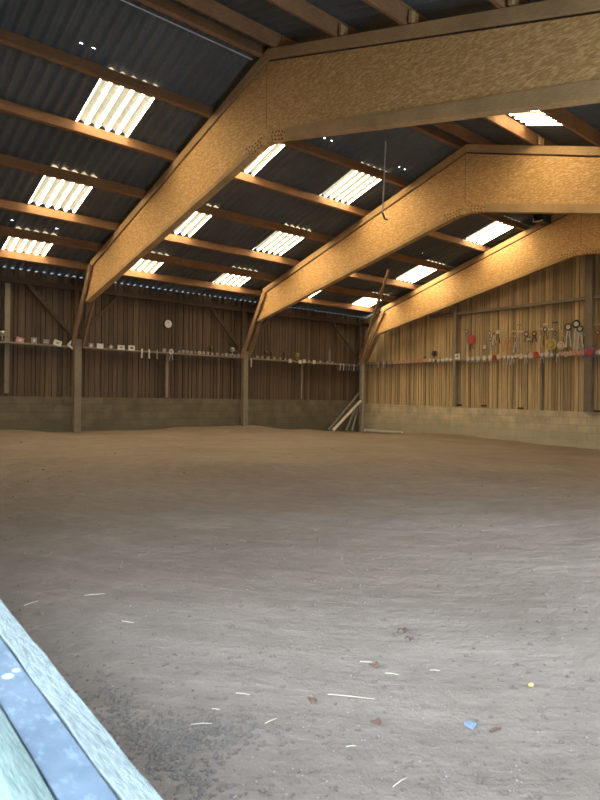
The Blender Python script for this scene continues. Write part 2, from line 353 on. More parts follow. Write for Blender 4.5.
# ------------------------------------------------------------------ portal frames
FT = .06
names_f = ['nearest', 'middle', 'farthest']
def arc_kink(p0, p1, p2, n=5, d=.4):
    a = Vector((p1[0]-p0[0], p1[1]-p0[1])).normalized(); b = Vector((p2[0]-p1[0], p2[1]-p1[1])).normalized(); o = []
    P0 = Vector(p1)-a*d; P2 = Vector(p1)+b*d
    for i in range(n+1):
        t = i/n; o.append(tuple(P0*(1-t)**2+Vector(p1)*2*t*(1-t)+P2*t*t))
    return o
for fi, fx in enumerate(FX):
    fr = empty('roof_frame', (fx, YR, 0), '%s of the three big box beams of strand board that span the hall' % names_f[fi].capitalize(), 'roof beam', 'roof frames across the hall')
    def sub(name, bm, mat, **k):
        bm.transform(Matrix.Translation((-fx, -YR, 0))); return obj(name, bm, mat, fr, **k)
    lowL, kink, lowR = (14.25, 2.28+CZ), (7.2, 3.84+CZ), (.1, 2.13+CZ)
    k = arc_kink(lowL, kink, lowR)
    web = [(13.90, 3.02+CZ), lowL]+k+[lowR, (-.1, zl(-.1)), (YR, ZR)]
    bm = B(); prism(bm, web, fx-FT, fx+FT); sub('web_panel', bm, 'osb')
    # top chord plank, set on with a small shadow gap, one each slope
    for (ya, yb), nm in (((13.98, YR), 'top_chord'), ((YR, -.2), 'top_chord')):
        g0, g1 = .036, .185
        bm = B(); prism(bm, [(ya, zl(ya)+g0), (yb, zl(yb)+g0), (yb, zl(yb)+g1), (ya, zl(ya)+g1)], fx-FT-.012, fx+FT+.012); sub(nm, bm, 'chord')
        bm = B(); prism(bm, [(ya, zl(ya)-.004), (yb, zl(yb)-.004), (yb, zl(yb)+.037), (ya, zl(ya)+.037)], fx-FT+.03, fx+FT-.03); sub('gap_shade_strip', bm, 'darkwood')  # dark strip stands in for the shade inside the gap
    # bottom chords, proud of the sheathing
    for pa, pb, hh in ((lowL, kink, .07), (kink, lowR, .15)):
        d = Vector((pb[0]-pa[0], pb[1]-pa[1])).normalized(); s = .45
        a = Vector(pa) if pa is lowL else Vector(pa)+d*s; b = Vector(pb)-d*s if pb is kink else Vector(pb)
        bm = B(); prism(bm, [tuple(a-Vector((0, .004))), tuple(b-Vector((0, .004))), (b.x, b.y+hh), (a.x, a.y+hh)], fx-FT-.012, fx+FT+.012); sub('bottom_chord', bm, 'chord')
    for sg in (1, -1):                     # two rows of nail heads at the haunch plate
        bm = B()
        for i in range(6):
            for j in range(3):
                y = YR+sg*(.14+.075*i)+.02*(j % 2); z = kink[1]+.02-(.22 if sg > 0 else .24)*(abs(y-YR))+.055*j+.02*abs(i-2)*0+.005
                z += .0 if abs(y-YR) > .4 else -.03
                tube(bm, (fx-FT-.006, y, z), (fx-FT+.004, y, z), .014, n=8)
        sub('nail_plate', bm, 'nail')
    # panel joint
    bm = B()
    for y in (7.22,):
        zb = kink[1]-(.22 if y > YR else .24)*abs(y-YR)+.16; box(bm, fx-FT-.0015, y-.003, zb, fx-FT+.002, y+.003, zl(y)-.03)
    sub('panel_joint', bm, 'darkwood')
    # knee planks either side of the beam end, and the post below
    kn = empty('knee_brace', (fx, 14.9, CZ+1.25), 'pair of raking planks that carry the %s strand-board beam on its wall post' % names_f[fi], 'brace', 'knee braces at the wall posts')
    for sg in (-1, 1):
        bm = B(); beam(bm, (fx+sg*(FT+.06), 14.92, CZ+1.27), (fx+sg*(FT+.06), 13.84, CZ+3.07), .045, .13, (0, 1, .6))
        bm.transform(Matrix.Translation((-fx, -14.9, -CZ-1.25))); obj('plank', bm, 'brace', kn)
    zb = floor_z(fx, 14.95)-.1
    ps = empty('wall_post', (fx, 14.93, zb), 'square weathered post under the %s beam, standing in the sand at the long wall' % names_f[fi], 'post', 'frame posts on the long wall')
    bm = B(); w = .085 if fi < 2 else .06; box(bm, -w, -.075, 0, w, .06, CZ+1.45-zb); obj('shaft', bm, 'post' if fi < 2 else 'pole', ps, bevel=.008)
    bm = B(); box(bm, -.05, .065, CZ+1.32-zb, .05, .16, CZ+2.95-zb); obj('upper_stud', bm, 'darkwood', ps)
    # longitudinal braces from the post up to the wall plate
    for sg in (-1, 1):
        if fi == 2 and sg > 0: continue
        x1 = fx+sg*(1.12 if fi < 2 else 1.28)
        bm = B(); beam(bm, (fx+sg*.1, 15.08, CZ+1.58), (x1, 15.08, CZ+2.66), .05, .09, (0, 0, 1))
        tag(obj('diagonal_brace', bm, 'darkwood', origin=(fx+sg*.1, 15.08, CZ+1.58)), 'dark diagonal strut rising %s from the wall post of the %s beam' % ('left' if sg < 0 else 'right', names_f[fi]), 'brace', 'diagonal struts on the long wall')
bm = B(); box(bm, XN+.1, 15.03, CZ+2.66, 16.0, 15.14, CZ+2.78); tag(obj('wall_plate', bm, 'darkwood', origin=(8, 15.1, CZ+2.66)), 'long dark timber running along the top of the long wall', 'beam')

# ------------------------------------------------------------------ purlins, one per bay
LEFT = [14.42, 13.49, 12.57, 11.28, 10.02, 8.77, 7.36]; RIGHT = [7.04, 5.75, 4.6, 3.35, 2.1, .9, -.28]
BAYS = [(.12, 5.45), (5.45, 10.45), (10.45, 15.8)]
bn = ['near bay of the roof', 'middle bay of the roof', 'far bay of the roof']
rk = ['lowest', 'second lowest', 'third lowest', 'fourth lowest', 'fifth lowest', 'sixth lowest', 'ridge']
for side, ys, sl in (('far', LEFT, -SL), ('near', RIGHT, SR)):
    for pi, y in enumerate(ys):
        for bi, (xa, xb) in enumerate(BAYS):
            if side == 'near' and pi >= 5: continue
            s = (0, sl) if True else 0
            n = Vector((0, -sl, 1)).normalized(); z0 = zl(y)+.19; off = .0
            a = Vector((xa+.003, y+off, z0))+n*.098; b = Vector((xb-.003, y+off, z0))+n*.098
            bm = B(); beam(bm, a, b, .07, .19, n)
            nm = rk[pi] if side == 'far' else ['ridge', 'sixth', 'fifth', 'fourth', 'third'][pi]
            lab = ('%s roof timber on the far slope, %s' % (nm, bn[bi])) if side == 'far' else ('%s roof timber of the near slope, %s' % (['ridge', 'first below the ridge', 'second below the ridge', 'third below the ridge', 'fourth below the ridge'][pi], bn[bi]))
            o = obj('purlin', bm, 'purlin', origin=a, bevel=.004); tag(o, 'reddish-brown '+lab, 'roof timber', 'roof timbers between the frames')
# cleats on the chord behind the purlins of the near slope
for fi, fx in enumerate(FX[:2]):
    for pi, y in enumerate(RIGHT[1:4]):
        bm = B(); zc = zl(y)+.187; hexa(bm, [(fx-.09, y-.14, zc-.03), (fx+.03, y-.14, zc-.03), (fx+.03, y-.09, zc-.013), (fx-.09, y-.09, zc-.013), (fx-.09, y-.14, zc+.10), (fx+.03, y-.14, zc+.10), (fx+.03, y-.095, zc+.13), (fx-.09, y-.095, zc+.13)])
        tag(obj('cleat', bm, 'chord', origin=(fx, y-.06, zc)), 'short wooden cleat on the %s beam beside the %s near-slope timber below the ridge' % (names_f[fi], ORD[pi]), 'cleat', 'wooden cleats on the beams')

# conduit under the ridge, hanging rod, fixture at the far ridge
bm = B(); tube(bm, (.6, 7.44, zl(7.44)+.165), (5.28, 7.44, zl(7.44)+.165), .010); tag(obj('conduit', bm, 'conduit', origin=(.6, 7.44, zl(7.44)+.165)), 'thin pale cable pipe running under the ridge timber of the near bay', 'pipe')
rt = on_x(9.0, 386, 141); rb = on_x(9.0, 382.6, 213)
hr = empty('hanging_rod', rt, 'thin grey rod hanging from the roof in front of the middle beam', 'rod')
def relo(name, bm, mat, e, **k):
    bm.transform(Matrix.Translation(-e.location)); return obj(name, bm, mat, e, **k)
bm = B(); tube(bm, (rt.x, rt.y, rt.z+.12), (rb.x, rb.y, rb.z), .015); relo('rod', bm, 'conduit', hr)
bm = B(); tube(bm, rb, rb+Vector((.03, -.03, -.12)), .02, .02); tube(bm, rb+Vector((.03, -.03, -.12)), rb+Vector((.0, -.12, -.16)), .018, .018); relo('hook', bm, 'bronze', hr)
fp = on_x(15.25, 545, 222)
fl = empty('floodlight', fp, 'black light fitting with a pale rim tucked under the ridge at the farthest beam', 'light')
bm = B(); box(bm, fp.x-.35, fp.y-.12, fp.z-.06, fp.x+.1, fp.y+.14, fp.z+.16); relo('housing', bm, 'black', fl, bevel=.01)
bm = B(); box(bm, fp.x-.37, fp.y-.125, fp.z-.055, fp.x-.352, fp.y+.14, fp.z-.035); box(bm, fp.x-.37, fp.y+.12, fp.z-.055, fp.x-.352, fp.y+.14, fp.z+.05); relo('rim', bm, 'white', fl)
bm = B(); box(bm, fp.x-.08, fp.y-.02, fp.z+.163, fp.x-.04, fp.y+.02, roofz(fp.x, fp.y)-.02); relo('bracket', bm, 'black', fl)
# raking plank from the corner post to the roof
a = Vector((15.2, 14.78, CZ+1.5)); b = Vector((13.3, 11.83, zl(11.83)+.17))
bm = B(); beam(bm, a, b, .05, .12, (0, 0, 1)); tag(obj('raking_plank', bm, 'brace', origin=a), 'long reddish plank raking up from the corner post to the roof behind the middle beam', 'plank')

# ------------------------------------------------------------------ gable posts, rails, shelves
def gpost(y, zt, w, label, mat='post'):
    bm = B(); box(bm, XG-.17, y-w/2, zbg(y)+.005, XG-.01, y+w/2, zt); return tag(obj('gable_post', bm, mat, origin=(XG-.09, y, zbg(y)), bevel=.006), label, 'post', 'posts on the gable wall')
gpost(7.17, 3.98+CZ, .19, 'thick weathered post at the middle of the far gable, right edge of the picture')
gpost(11.27, 3.05+CZ, .11, 'slim pale post on the far gable between the corner and the middle post', 'shelf')
bm = B(); box(bm, XG-.13, 7.28, CZ+2.70, XG-.005, 11.2, CZ+2.78); tag(obj('gable_rail', bm, 'shelf', origin=(XG, 9, CZ+2.7)), 'horizontal rail across the gable boards between the two posts, above the trophies', 'rail', 'rails on the gable')
bm = B(); box(bm, XG-.13, 11.34, CZ+2.70, XG-.005, 12.25, CZ+2.78); tag(obj('gable_rail', bm, 'post', origin=(XG, 11.8, CZ+2.7)), 'short end of the gable rail left of the slim post, under the farthest beam', 'rail', 'rails on the gable')
bm = B(); box(bm, XG-.13, 5.4, CZ+2.70, XG-.005, 7.06, CZ+2.78); tag(obj('gable_rail', bm, 'post', origin=(XG, 6.2, CZ+2.7)), 'gable rail right of the thick middle post', 'rail', 'rails on the gable')
GS = 1.30+CZ; LS = 1.285+CZ
for (ya, yb), lb in (((11.34, 15.05), 'timber shelf on the gable between the corner and the slim post'), ((7.28, 11.2), 'timber shelf on the gable between the slim post and the thick post'), ((5.2, 7.06), 'timber shelf on the gable right of the thick post')):
    bm = B(); box(bm, XG-.16, ya, GS-.03, XG-.005, yb, GS); tag(obj('trophy_shelf', bm, 'shelf', origin=(XG, (ya+yb)/2, GS-.03)), lb, 'shelf', 'shelves round the hall')
for (xa, xb), lb in (((.6, 5.34), 'timber shelf on the long wall left of the first wall post'), ((5.56, 10.34), 'timber shelf on the long wall between the first and second wall posts'), ((10.56, 15.36), 'timber shelf on the long wall between the second post and the corner')):
    bm = B(); box(bm, xa, 15.0, LS-.035, xb, 15.2, LS); tag(obj('trophy_shelf', bm, 'shelf', origin=((xa+xb)/2, 15.1, LS-.035)), lb, 'shelf', 'shelves round the hall')
for x, z0, z1, w, lb, mt in ((3.9, .1, 1.24, .10, 'slim stud under the shelf at the far left of the long wall', 'post'), (3.9, 1.3, 2.65, .12, 'pale stud above the shelf at the far left of the long wall', 'shelf'),
                         (8.0, .05, 1.24, .07, 'slim stud under the shelf in the middle of the long wall, below the clock', 'shelf'),
                         (12.86, .05, 1.24, .05, 'thin pale stud under the shelf between the second wall post and the corner', 'shelf'), (14.1, 1.3, 1.75, .03, 'thin pale batten standing above the shelf near the corner', 'shelf')):
    bm = B(); box(bm, x-w/2, 15.13, CZ+z0, x+w/2, 15.2, CZ+z1); tag(obj('wall_stud', bm, mt, origin=(x, 15.16, CZ+z0)), lb, 'stud', 'studs on the long wall')
p = on_x(XG-.05, 541, 400); bm = B(); box(bm, XG-.06, p.y-.03, zbg(p.y)+.01, XG-.005, p.y+.03, GS-.035); tag(obj('wall_stud', bm, 'shelf', origin=(XG-.03, p.y, zbg(p.y))), 'thin batten under the gable shelf between the slim and thick posts', 'stud')
for u, v, lb in ((459.5, 405, 'at the foot of the slim gable post'), (484, 405.5, 'a little right of the slim gable post'), (520.5, 408, 'midway along the gable'), (597.5, 411, 'right of the thick gable post')):
    p = on_x(XG-.03, u, v); bm = B(); z = zbg(p.y)+.002+.1*(7-p.y)/50*0
    box(bm, XG-.07, p.y-.07, max(p.z-.03, z), XG-.008, p.y+.07, max(p.z-.03, z)+.05); tag(obj('wood_wedge', bm, 'nail', origin=(XG-.03, p.y, p.z)), 'small dark wedge on top of the blockwork '+lb, 'wedge', 'wedges on the blockwork')

# clock
cp = on_y(15.19, 167.5, 324)
ck = empty('wall_clock', cp, 'small round white clock with a dark rim on the long wall', 'clock')
RX = Matrix.Rotation(PI/2, 3, 'X')
bm = B(); lathe(bm, [(.13, 0), (.135, .02), (.13, .045), (.11, .045)], 24, RX); obj('rim', bm, 'black', ck)
bm = B(); lathe(bm, [(.11, .046), (.105, .05)], 24, RX); dl = obj('dial', bm, 'white', ck)
bm = B(); beam(bm, (0, -.054, 0), (.03, -.054, .045), .01, .004); beam(bm, (0, -.054, 0), (-.03, -.054, .06), .007, .004); obj('hands', bm, 'black', dl)

# ------------------------------------------------------------------ rosettes, cups, cards
# wall frame: right = along the wall in the picture, out = into the room
WALLS = {'long': (Vector((1, 0, 0)), Vector((0, -1, 0))), 'gable': (Vector((0, -1, 0)), Vector((-1, 0, 0)))}
proto = {}
def basis(w):
    r, o = WALLS[w]; return Matrix((r, o, Vector((0, 0, 1)))).transposed()   # local x=right, y=out, z=up
def lbox(bm, x0, y0, z0, x1, y1, z1): box(bm, x0, y0, z0, x1, y1, z1)
def ribbon(bm, x, z0, ln, w, lean=0):
    n = 4
    for s in range(n):
        t0, t1 = s/n, (s+1)/n; k = .008*math.sin(s*1.9)
        hexa(bm, [(x+lean*t0-w/2, .006+k, z0-ln*t0), (x+lean*t0+w/2, .006+k, z0-ln*t0), (x+lean*t0+w/2, .009+k, z0-ln*t0), (x+lean*t0-w/2, .009+k, z0-ln*t0),
                  (x+lean*t1-w/2, .006+k, z0-ln*t1), (x+lean*t1+w/2, .006+k, z0-ln*t1), (x+lean*t1+w/2, .009+k, z0-ln*t1), (x+lean*t1-w/2, .009+k, z0-ln*t1)])
def rosette(w, p, R, ln, c1, c2, c3, label, group, lean=.03, tw=.03):
    e = empty('rosette', p, label, 'rosette', group); MB = basis(w)
    def fin(name, bm, mat, par=None):
        bm.transform(MB.to_4x4()); return obj(name, bm, mat, par or e)
    bm = B(); n = 20                       # pleated ring
    ctr = bm.verts.new((0, .02, 0)); rr = []
    for i in range(n):
        a = 2*PI*i/n; rr.append(bm.verts.new((R*math.cos(a), .012+(.010 if i % 2 else 0), R*math.sin(a))))
    bk = bm.verts.new((0, .004, 0))
    for i in range(n): bm.faces.new([ctr, rr[i], rr[(i+1) % n]]); bm.faces.new([bk, rr[(i+1) % n], rr[i]])
    pt = fin('pleats', bm, c1)
    bm = B(); lathe(bm, [(R*.6, .018), (R*.6, .026), (R*.4, .03)], 14, Matrix.Rotation(-PI/2, 3, 'X')); fin('button', bm, c2, pt)
    if ln > 0:
        for sg in (-1, 1):
            bm = B(); ribbon(bm, sg*tw*.6, -R*.5, ln*(1 if sg < 0 else .88), tw, sg*lean); fin('tail', bm, c3)
    return e
def cup(w, p, h, mat, label, group):
    e = empty('trophy_cup', p, label, 'trophy', group); MB = basis(w)
    bm = B(); box(bm, -h*.16, -h*.16, 0, h*.16, h*.16, h*.16); bm.transform(MB.to_4x4()); obj('plinth', bm, 'nail', e)
    bm = B(); lathe(bm, [(h*.13, h*.16), (h*.12, h*.2), (h*.03, h*.26), (h*.03, h*.44), (h*.05, h*.48), (h*.16, h*.6), (h*.2, h*.8), (h*.21, h), (h*.18, h), (h*.15, h*.75)], 14); bw = obj('bowl', bm, mat, e, smooth=True)
    for sg in (-1, 1):
        bm = B(); pts = [Vector((sg*h*(.16+.17*math.sin(t*PI/5)), 0, h*(.56+.34*t/5))) for t in range(6)]
        for a, b in zip(pts, pts[1:]): tube(bm, a, b, h*.025, n=6)
        bm.transform(MB.to_4x4()); obj('handle', bm, mat, bw)
    return e
def card(w, p, cw, ch, tilt, mat, mark, label, group, name='plaque', cat='plaque'):
    e = empty(name, p, label, cat, group); MB = (basis(w)@Matrix.Rotation(tilt, 3, 'Y')).to_4x4()
    bm = B(); box(bm, -cw/2, .0, -ch/2, cw/2, .012, ch/2); bm.transform(MB); obj('board', bm, mat, e)
    if mark:
        bm = B(); box(bm, -cw*.2, .0125, -ch*.2, cw*.2, .016, ch*.2); bm.transform(MB); obj('emblem', bm, mark, e)
    return e
def tassel(w, p, ln, wd, mat, label, group, name='award_ribbon'):
    bm = B(); ribbon(bm, 0, 0, ln, wd, random.uniform(-.02, .02)); tube(bm, (-wd*.5, .008, 0), (wd*.5, .008, 0), .008, n=6)
    bm.transform(basis(w).to_4x4()); o = obj(name, bm, mat); o.location = p; return tag(o, label, 'ribbon', group)

YF = 14.998                                  # front edge of the long shelf
def pl(u, v): return on_y(YF, u, v)
def plz(u, dz=0): p = on_y(YF, u, 355); p.z = LS+dz; return p
def place_words(u, w):
    if w == 'long':
        for lim, t in ((74, 'left of first wall post'), (140, 'right of first wall post'), (200, 'near the wall clock'), (242, 'left of second wall post'), (300, 'right of second wall post'), (400, 'near the corner')):
            if u < lim: return t
    for lim, t in ((392, 'next to the corner'), (425, 'right of the corner'), (455, 'left of slim gable post'), (500, 'right of slim gable post'), (545, 'midway along the gable'), (584, 'left of thick gable post'), (700, 'right of thick gable post')):
        if u < lim: return t
seq = {}
def lab(desc, u, w, where):
    pw = place_words(u, w); k = (desc, pw); seq[k] = seq.get(k, 0)+1
    return '%s %s %s, %s from left' % (desc, 'on long shelf' if w == 'long' else 'on shelf', pw, ORD[seq[k]-1])
# cards and plaques hanging on the front of the long shelf
for u, v, cw, ch, t, mt, mk, d in ((20, 340, .17, .12, .25, 'pink', 'white', 'orange and white plaque'), (34, 340.5, .13, .14, 0, 'grey', 'white', 'small grey square plaque'), (46, 341.5, .13, .10, .1, 'grey', None, 'dull plain card'),
                       (57.5, 343, .19, .13, .3, 'white', 'grey', 'white tilted card'), (71.5, 345, .17, .15, .7, 'white', 'grey', 'white card turned on its corner'),
                       (91, 345.5, .12, .12, 0, 'grey', 'white', 'small square plaque'), (100, 346, .17, .12, 0, 'white', None, 'white oblong card'), (111, 347, .10, .10, .7, 'grey', 'white', 'tiny diamond plaque'),
                       (121, 347.5, .19, .12, 0, 'white', 'grey', 'wide white card'), (131.5, 348, .18, .13, 0, 'white', 'bronze', 'white card with a dark middle')):
    p = pl(u, v); card('long', p, cw, ch, t, mt, mk, '%s on long-wall shelf edge %s' % (d, place_words(u, 'long')), 'cards on the long shelf')
for u, v, c in ((142, 349, 'white'), (149, 349.5, 'white'), (157, 350, 'grey'), (247, 358.5, 'silver'), (251, 359, 'white')):
    tassel('long', pl(u, v), .24, .04, c, lab('pale hanging ribbon', u, 'long', 'on the shelf edge'), 'hanging ribbons on the long shelf')
rosette('long', pl(171, 351.5), .07, .22, 'white', 'grey', 'grey', 'white rosette with tails on the long-wall shelf, at the stud below the clock', 'rosettes on the long shelf')
for u in (164, 179, 183, 187, 191, 195, 199, 203, 207.5, 212, 217, 222, 226, 230, 234.5, 238, 257, 262, 268, 274, 280, 285, 309, 320, 327, 332):
    v = 350.3+(u-164)*.076+random.uniform(-.3, .3)
    c = random.choice(('cream', 'grey', 'shelf', 'grey'))
    rosette('long', pl(u, v), random.uniform(.04, .062), 0, c, 'grey', c, lab('small dull rosette without tails', u, 'long', 'on the shelf edge'), 'small rosettes on the long shelf')
for u, v in ((290, 361), (300, 361.8), (304, 361.3), (314, 362)):
    card('long', pl(u, v), .12, .12, 0, 'cream', 'white', lab('small cream square plaque', u, 'long', 'on the shelf edge'), 'cream plaques on the long shelf')
for u, v, c in ((337.5, 363.5, 'purple'), (340.5, 363.6, 'white'), (343.5, 363.8, 'white'), (346, 364, 'purple'), (349, 364, 'grey'), (351.5, 364.2, 'purple'), (354, 364.4, 'white'), (357, 364.6, 'purple')):
    tassel('long', pl(u, v), .23, .045, c, lab('%s ribbon' % {'purple': 'dark purple', 'white': 'white', 'grey': 'grey'}[c], u, 'long', 'hanging off the shelf'), 'corner ribbons')
for u, h, mt, d in ((212, .26, 'bronze', 'dark little trophy cup'), (234, .27, 'silver', 'bright silver trophy cup'), (238, .17, 'bronze', 'small dark trophy cup'), (267, .26, 'bronze', 'dark trophy cup'), (273, .22, 'bronze', 'short dark trophy cup'), (286, .28, 'bronze', 'tall dark trophy cup'), (299, .25, 'gold', 'gilt trophy cup'), (3, .24, 'silver', 'silver trophy cup')):
    p = plz(u, .001); p.y = 15.08; cup('long', p, h, mt, '%s standing on the long-wall shelf %s' % (d, place_words(u, 'long')), 'cups on the long shelf')
# gable shelf edge
XF = XG-.162
def pg(u, v, x=XF): return on_x(x, u, v)
def vg(u): return 363.2-(u-370)*.0475
for u, c in zip((369, 372, 375, 378.2, 381, 384, 386.8, 389.5, 392), ('blue', 'purple', 'grey', 'white', 'purple', 'white', 'purple', 'grey', 'purple')):
    tassel('gable', pg(u, vg(u)-1), random.uniform(.16, .24), .05, c, lab('%s ribbon' % {'blue': 'dark blue', 'purple': 'dark purple', 'white': 'white', 'grey': 'grey'}[c], u, 'gable', 'hanging off the shelf'), 'corner ribbons')
def row(us, cols, R, ln, d, g, cb='cream', ct='grey', dv=0, x=XF):
    for u in us:
        c = random.choice(cols); cn = {'pink': 'pink', 'cream': 'cream', 'white': 'white', 'red': 'red', 'yellow': 'yellow', 'orange': 'orange', 'grey': 'grey'}[c]
        rosette('gable', pg(u, vg(u)+dv+random.uniform(-.5, .5), x), random.uniform(R*.85, R*1.1), ln*random.uniform(.8, 1.1) if ln else 0, c, cb, c if ct is None else ct, lab(cn+' '+d, u, 'gable', 'on the shelf edge'), g)
row([395.5+4.3*i for i in range(8)], ('pink', 'pink', 'orange'), .07, 0, 'rosette', 'rosettes on the gable shelf edge', 'pink')
row([430, 434, 438.5, 443, 447, 451], ('cream', 'white', 'cream'), .06, .06, 'rosette with short tails', 'rosettes on the gable shelf edge', 'white', 'cream')
card('gable', pg(457.6, 356.6, XG-.19), .19, .17, 0, 'white', 'grey', 'square white card on the shelf edge at the slim gable post', None)
row([468, 473, 478.3, 484.5, 490.5], ('white', 'white', 'cream'), .072, .10, 'rosette', 'rosettes on the gable shelf edge', 'white', 'white')
row([494.5, 536], ('red',), .10, .05, 'rosette', 'rosettes on the gable shelf edge', 'red', 'red')
row([499, 516.5, 521.5, 531], ('cream', 'pink', 'grey'), .08, .0, 'rosette', 'rosettes on the gable shelf edge', 'cream', 'cream')
row([504.5, 508.7, 512.5, 526, 542, 558], ('white', 'cream'), .05, .2, 'rosette with long tails', 'rosettes on the gable shelf edge', 'white', 'cream')
row([547, 551.5], ('cream', 'grey'), .08, 0.05, 'rosette', 'rosettes on the gable shelf edge', 'cream', 'cream')
row([562.5, 566.5, 571, 575, 579.5, 583.2], ('pink', 'orange', 'pink', 'cream'), .07, 0, 'rosette', 'rosettes on the gable shelf edge', 'pink')
row([596.5, 599.5], ('cream', 'white'), .06, .08, 'rosette', 'rosettes on the gable shelf edge', 'white', 'cream')
rosette('gable', pg(590, 352.5, XG-.2), .15, .06, 'purple', 'red', 'red', 'big maroon bow rosette tied at the thick gable post at shelf height', None)
# big rosettes and garlands on the boards above the gable shelf
XB = XG-.012
for u, v, R, ln, c1, c2, c3, d in (
    (467, 331.5, .085, .62, 'bronze', 'white', 'grey', 'tall dark rosette with long grey tails left of the red one'),
    (471.5, 339.5, .205, .25, 'red', 'red', 'bronze', 'large round red rosette near the slim gable post'),
    (484.5, 347, .085, .06, 'white', 'cream', 'bronze', 'low white rosette right of the big red one'),
    (489.8, 333, .07, .45, 'bronze', 'white', 'grey', 'dark rosette with white button and grey tails, left end of the cluster'),
    (490.5, 339, .07, .35, 'bronze', 'white', 'grey', 'lower dark rosette at the left end of the cluster'),
    (494.5, 334, .05, .3, 'bronze', 'grey', 'white', 'slim dark rosette with white tails in the cluster'),
    (498, 332, .085, .35, 'cream', 'white', 'bronze', 'cream rosette with dark tails, second peak of the cluster'),
    (505.5, 339.5, .055, .34, 'orange', 'white', 'orange', 'orange rosette with long orange tails, first of two'),
    (510, 339.2, .055, .34, 'orange', 'white', 'orange', 'orange rosette with long orange tails, second of two'),
    (515.5, 343, .06, .25, 'grey', 'white', 'white', 'grey rosette with white tails below the cream bows'),
    (518.5, 338.5, .05, .38, 'grey', 'white', 'grey', 'grey rosette with grey tails beside the white tails'),
    (526.5, 334, .10, .2, 'bronze', 'cream', 'bronze', 'dark round rosette left in the middle garland'),
    (530, 339.5, .085, .32, 'bronze', 'cream', 'gold', 'dark rosette hanging low in the middle garland'),
    (534.5, 333.5, .10, .22, 'bronze', 'yellow', 'bronze', 'dark round rosette right in the middle garland'),
    (540.2, 336.5, .05, .35, 'cream', 'white', 'cream', 'narrow cream rosette right of the middle garland'),
    (545.6, 329.5, .085, .4, 'bronze', 'white', 'bronze', 'dark rosette with white button and straight dark tails'),
    (555.5, 333.5, .08, .2, 'bronze', 'grey', 'grey', 'small dark rosette above the straw hat'),
    (562.5, 331, .05, .28, 'yellow', 'cream', 'yellow', 'narrow yellow rosette left of the long-tailed trio'),
    (568.5, 327.0, .14, .55, 'bronze', 'white', 'white', 'big dark rosette with long white tails, left of the trio'),
    (576.5, 324.0, .15, .68, 'black', 'white', 'white', 'biggest dark rosette with long white tails, top of the trio'),
    (580.3, 328.8, .12, .5, 'bronze', 'white', 'white', 'dark rosette with long tails, right of the trio'),
    (585.5, 334.5, .07, .22, 'grey', 'white', 'bronze', 'dull rosette close to the thick gable post'),
    (598.0, 332.5, .07, .45, 'red', 'white', 'orange', 'red rosette with orange tails right of the thick gable post'),
    (454, 341, .05, .0, 'bronze', 'black', 'bronze', 'small dark rosette left of the slim gable post')):
    rosette('gable', pg(u, v, XB), R*.74, ln, c1, c2, c3, d, 'rosettes on the gable boards', .05, .026 if R < .12 else .036)
for u, v, cw, c, d in ((504.6, 330.2, .16, 'cream', 'cream bow high on the gable boards, upper left of four'), (504.4, 334.2, .13, 'cream', 'cream bow just under the upper left one'), (514.5, 331.2, .14, 'cream', 'cream bow high on the gable boards, upper middle'),
                       (514.5, 336.3, .13, 'yellow', 'yellowish bow below the upper middle one'), (520.5, 331.6, .18, 'white', 'white bow high on the gable boards, right of the cream ones'), (519.5, 325, .10, 'grey', 'single small bow highest above the cluster'),
                       (540.5, 329, .14, 'cream', 'cream bow right of the middle garland'), (546, 324.3, .15, 'white', 'white bow above the dark straight-tailed rosette'), (551, 329.3, .13, 'white', 'white bow right of the dark straight-tailed rosette'),
                       (555.5, 322.5, .12, 'bronze', 'dark bow high above the straw hat'), (597.5, 324.5, .2, 'cream', 'cream bow right of the thick gable post'), (529.5, 339, .12, 'white', 'white bow low in the middle garland')):
    p = pg(u, v, XB-.03)
    bm = B()
    for sg in (-1, 1): hexa(bm, [(0, 0, -.012), (sg*cw/2, 0, -.032), (sg*cw/2, .02, -.032), (0, .02, -.012), (0, 0, .012), (sg*cw/2, 0, .032), (sg*cw/2, .02, .032), (0, .02, .012)])
    lathe(bm, [(.016, .018), (.016, .03)], 8, Matrix.Rotation(-PI/2, 3, 'X'))
    bm.transform(basis('gable').to_4x4()); o = obj('satin_bow', bm, c); o.location = p; tag(o, d, 'bow', 'satin bows on the gable boards')
# straw hat and yellow pair resting on the shelf
for u, v, R, mt, d in ((551, 344.3, .16, 'yellow', 'round straw-coloured disc leaning on the gable shelf'), (561, 345.5, .11, 'cream', 'cream and yellow cushion on the gable shelf beside the straw disc')):
    p = pg(u, v, XG-.08); e = empty('straw_disc' if R > .15 else 'cushion', p, d, 'decoration')
    bm = B(); lathe(bm, [(R, 0), (R, .015), (R*.55, .02), (R*.45, .05), (R*.2, .06)], 20, basis('gable')@Matrix.Rotation(-PI/2, 3, 'X')); obj('brim', bm, mt, e)
    bm = B(); lathe(bm, [(R*.57, .016), (R*.57, .024), (R*.5, .026)], 20, basis('gable')@Matrix.Rotation(-PI/2, 3, 'X')); obj('band', bm, 'yellow' if mt == 'cream' else 'bronze', e)
for u, h, mt, d in ((425, .17, 'bronze', 'small dark trophy cup'), (434.3, .34, 'bronze', 'tall dark trophy cup'), (440, .13, 'gold', 'tiny gilt trophy cup'), (566, .2, 'gold', 'gilt trophy cup')):
    p = pg(u, 350, XG-.08); p.z = GS+.001; cup('gable', p, h, mt, '%s standing on the gable shelf %s' % (d, place_words(u, 'gable')), 'cups on the gable shelf')

